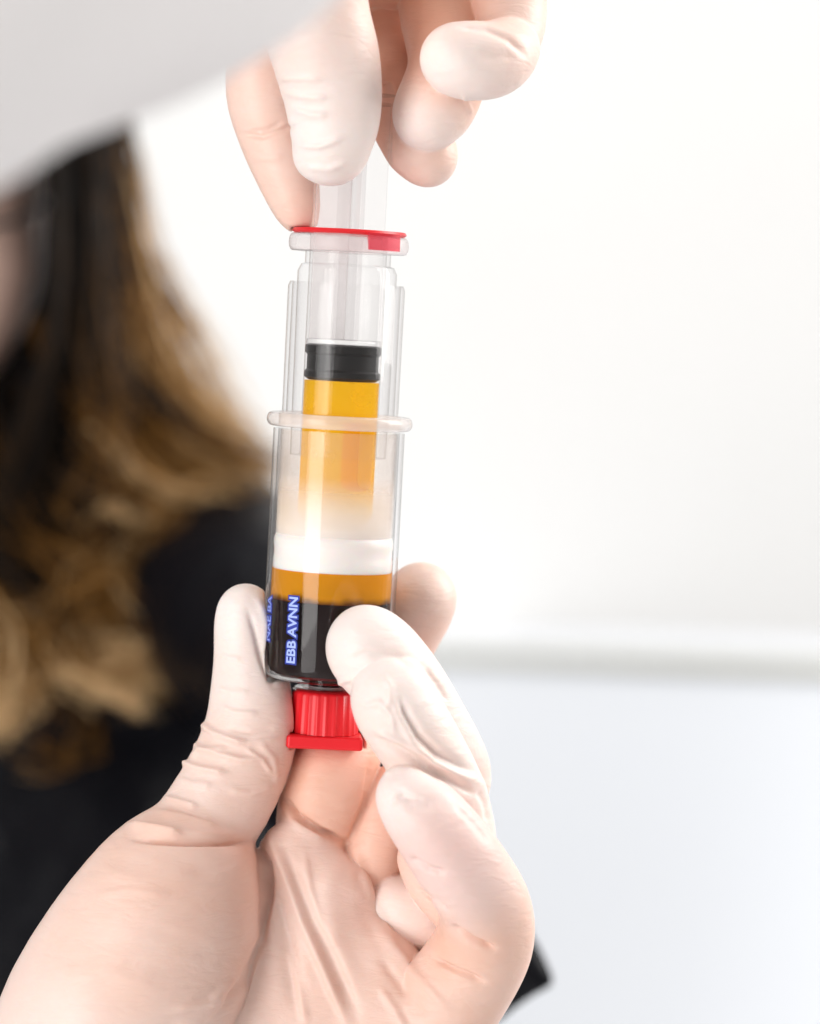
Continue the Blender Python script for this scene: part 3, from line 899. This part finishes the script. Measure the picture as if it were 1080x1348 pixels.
# hair: strands in locks
rng = np.random.RandomState(4)
guides = [  # tones hold hair colour plus painted inner shade and highlights
    # (points, number of strands, spread px, depth spread, tone root, tone tip, curl px)
    ([(-20, -60, 3150), (40, 120, 3120), (56, 300, 3100), (50, 450, 3080), (30, 600, 3050)], 560, 30, 60, .0, .03, 4),
    ([(20, -40, 2750), (78, 120, 2640), (92, 300, 2600), (86, 440, 2600), (44, 590, 2590), (10, 700, 2580)], 420, 9, 100, .0, .05, 5),
    ([(30, -60, 2800), (98, 130, 2680), (108, 300, 2660), (108, 450, 2640), (80, 590, 2600), (60, 700, 2600)], 420, 12, 100, .02, .15, 8),
    ([(30, -60, 2830), (112, 130, 2700), (122, 300, 2680), (135, 450, 2640), (150, 580, 2580), (120, 690, 2540)], 330, 16, 90, .08, .45, 9),
    ([(40, -60, 2850), (130, 140, 2740), (145, 300, 2720), (168, 440, 2680), (215, 560, 2600), (290, 630, 2520)], 300, 15, 80, .12, .66, 10),
    ([(50, -60, 2900), (142, 140, 2820), (168, 300, 2800), (205, 440, 2760), (270, 540, 2700), (350, 600, 2620)], 170, 14, 80, .38, .72, 10),
    ([(60, -60, 2950), (152, 160, 2900), (198, 330, 2880), (262, 450, 2860), (315, 545, 2800), (368, 612, 2720)], 34, 16, 80, .55, .85, 8),
    ([(100, 400, 2640), (160, 500, 2540), (220, 560, 2500), (280, 600, 2470), (355, 622, 2480)], 340, 22, 80, .25, .66, 12),
    ([(60, 420, 2620), (100, 520, 2540), (165, 580, 2480), (225, 640, 2450), (290, 650, 2450)], 220, 16, 60, .25, .75, 12),
    ([(30, 500, 2590), (60, 590, 2520), (125, 640, 2470), (190, 650, 2450), (215, 690, 2450), (160, 730, 2450)], 160, 14, 50, .2, .75, 12),
    ([(0, 500, 2620), (20, 620, 2560), (70, 690, 2500), (150, 700, 2460), (210, 720, 2440), (240, 770, 2440)], 120, 12, 40, .1, .6, 10),
    ([(-30, 560, 2600), (0, 680, 2540), (40, 760, 2500), (90, 790, 2440), (150, 760, 2420), (200, 790, 2420)], 140, 12, 40, .1, .7, 10),
    ([(120, 720, 2460), (180, 770, 2430), (235, 805, 2410), (225, 850, 2400), (160, 860, 2400), (130, 890, 2400)], 240, 22, 40, .4, .95, 14),
    ([(10, 760, 2460), (60, 800, 2430), (90, 830, 2400), (110, 870, 2390), (160, 900, 2390), (200, 890, 2400)], 220, 18, 40, .4, 1., 12),
    ([(-40, 740, 2450), (0, 800, 2430), (30, 870, 2400), (10, 930, 2390), (-20, 970, 2390)], 220, 22, 50, .4, 1., 12),
    ([(60, 880, 2420), (110, 950, 2400), (90, 1000, 2400), (30, 980, 2400)], 90, 16, 40, .2, .6, 12),
    ([(220, 660, 2460), (232, 740, 2440), (225, 800, 2420), (255, 850, 2400), (300, 890, 2420)], 80, 14, 40, .35, .65, 12),
    ([(20, 560, 2600), (70, 640, 2540), (140, 690, 2500), (180, 750, 2470), (130, 800, 2460), (60, 830, 2450)], 260, 26, 60, .15, .68, 16),
    ([(-40, 600, 2600), (20, 700, 2540), (90, 740, 2500), (150, 800, 2470), (190, 860, 2460), (180, 920, 2450)], 240, 26, 60, .12, .7, 16),
    ([(-60, 640, 2620), (-20, 740, 2560), (30, 820, 2520), (70, 900, 2480), (40, 960, 2470)], 220, 26, 60, .1, .62, 14),
    ([(-140, -110, 2900), (-280, -20, 2750), (-345, 160, 2650), (-350, 380, 2620), (-340, 600, 2560), (-300, 800, 2450)], 700, 30, 140, .02, .6, 10),
    ([(-140, -110, 2950), (-300, 0, 2950), (-350, 200, 2950), (-350, 450, 2950), (-330, 700, 2900)], 500, 34, 120, .02, .3, 10),
    ([(-140, -110, 2700), (-60, -60, 2560), (0, 40, 2520), (62, 160, 2580), (94, 300, 2620)], 380, 9, 50, .02, .1, 4),
    ([(-140, -110, 2700), (-220, -60, 2560), (-280, 40, 2520), (-330, 180, 2560), (-350, 330, 2600)], 420, 22, 50, .02, .1, 4),
    ([(-140, -120, 2600), (-140, -130, 2800), (-140, -100, 3050), (-140, 50, 3250), (-140, 300, 3300), (-140, 600, 3250)], 700, 70, 30, .02, .2, 4),
    ([(60, 480, 2640), (120, 570, 2560), (200, 620, 2520), (270, 660, 2500), (320, 660, 2500)], 220, 24, 60, .15, .62, 14),
    ([(50, 905, 2390), (95, 885, 2370), (140, 900, 2370), (180, 935, 2380)], 120, 8, 20, .9, 1., 8),  # this and the following bright locks paint highlights into the strand colour
    ([(170, 800, 2400), (215, 800, 2370), (255, 822, 2370), (262, 860, 2380)], 130, 9, 20, .85, 1., 8),
    ([(-30, 860, 2390), (5, 905, 2370), (12, 950, 2370), (-10, 990, 2380)], 110, 9, 20, .85, 1., 8),
    ([(120, 560, 2450), (165, 600, 2430), (200, 640, 2420)], 60, 6, 16, .7, .9, 6),
    ([(110, 690, 2440), (150, 672, 2420), (190, 690, 2420)], 60, 6, 16, .7, .95, 6),
]
NCL = 20
VV = []; FF = []; TT = []
nv = 0
for pts, cnt_, spr, dsp, t0, t1, curl in guides:
    G = np.array([P(*p) for p in pts])
    ext = np.vstack([2 * G[0] - G[1], G, 2 * G[-1] - G[-2]])
    SP = []
    sub = 6
    for i in range(1, len(ext) - 2):
        p0, p1, p2, p3 = ext[i - 1:i + 3]
        for s_ in range(sub):
            t = s_ / sub
            SP.append(0.5 * (2 * p1 + (p2 - p0) * t + (2 * p0 - 5 * p1 + 4 * p2 - p3) * t * t + (3 * p1 - p0 - 3 * p2 + p3) * t ** 3))
    SP.append(G[-1]); SP = np.array(SP); m = len(SP); ts = np.linspace(0, 1, m)
    coff = [np.array([rng.normal() * spr * 1.35, rng.normal() * dsp * 0.8, rng.normal() * spr * 0.8]) for _ in range(NCL)]
    for c in range(cnt_):
        off = np.array([rng.normal() * spr * 1.65, rng.normal() * dsp, rng.normal() * spr * 1.0])
        ph = rng.rand() * 6.28; fq = 2 + rng.rand() * 3
        clump = rng.randint(NCL); cp = clump * 0.55; off = off * 0.6 + coff[clump]
        cw = curl * 1.7 * ts
        Q = SP + off * (0.45 + 0.75 * ts[:, None])
        Q[:, 0] += cw * np.sin(ts * fq * 6.28 + cp + 0.3 * ph); Q[:, 1] += cw * np.cos(ts * fq * 6.28 + cp)
        Q[:, 2] += cw * 0.7 * np.sin(ts * fq * 5.0 + cp + 1.3)
        end = m - rng.randint(0, max(1, m // 5))
        Q = Q[:end]; mm = len(Q)
        tang = np.gradient(Q, axis=0); tang /= np.linalg.norm(tang, axis=1, keepdims=True) + 1e-9
        s1 = np.cross(tang, np.array([0.3, 1, 0.2])); s1 /= np.linalg.norm(s1, axis=1, keepdims=True) + 1e-9
        s2 = np.cross(tang, s1)
        w = 3.0 * (1 - 0.75 * np.linspace(0, 1, mm) ** 2)[:, None]
        for j in range(3):
            aa = 2.0944 * j
            VV.append(Q + (s1 * math.cos(aa) + s2 * math.sin(aa)) * w)
        tone = np.clip(t0 + (t1 - t0) * np.linspace(0, 1, mm) + rng.normal() * 0.10 + 0.17 * math.sin(clump * 2.1), 0, 1)
        TT += [tone] * 3
        i = np.arange(mm - 1)
        for j in range(3):
            j2 = (j + 1) % 3
            FF.append(np.stack([nv + j * mm + i, nv + j2 * mm + i, nv + j2 * mm + i + 1, nv + j * mm + i + 1], 1))
        nv += 3 * mm
hair = mesh_obj('hair', np.vstack(VV) - PO, np.vstack(FF), M_HAIR, person, attrs={'hair_tone': np.concatenate(TT)})
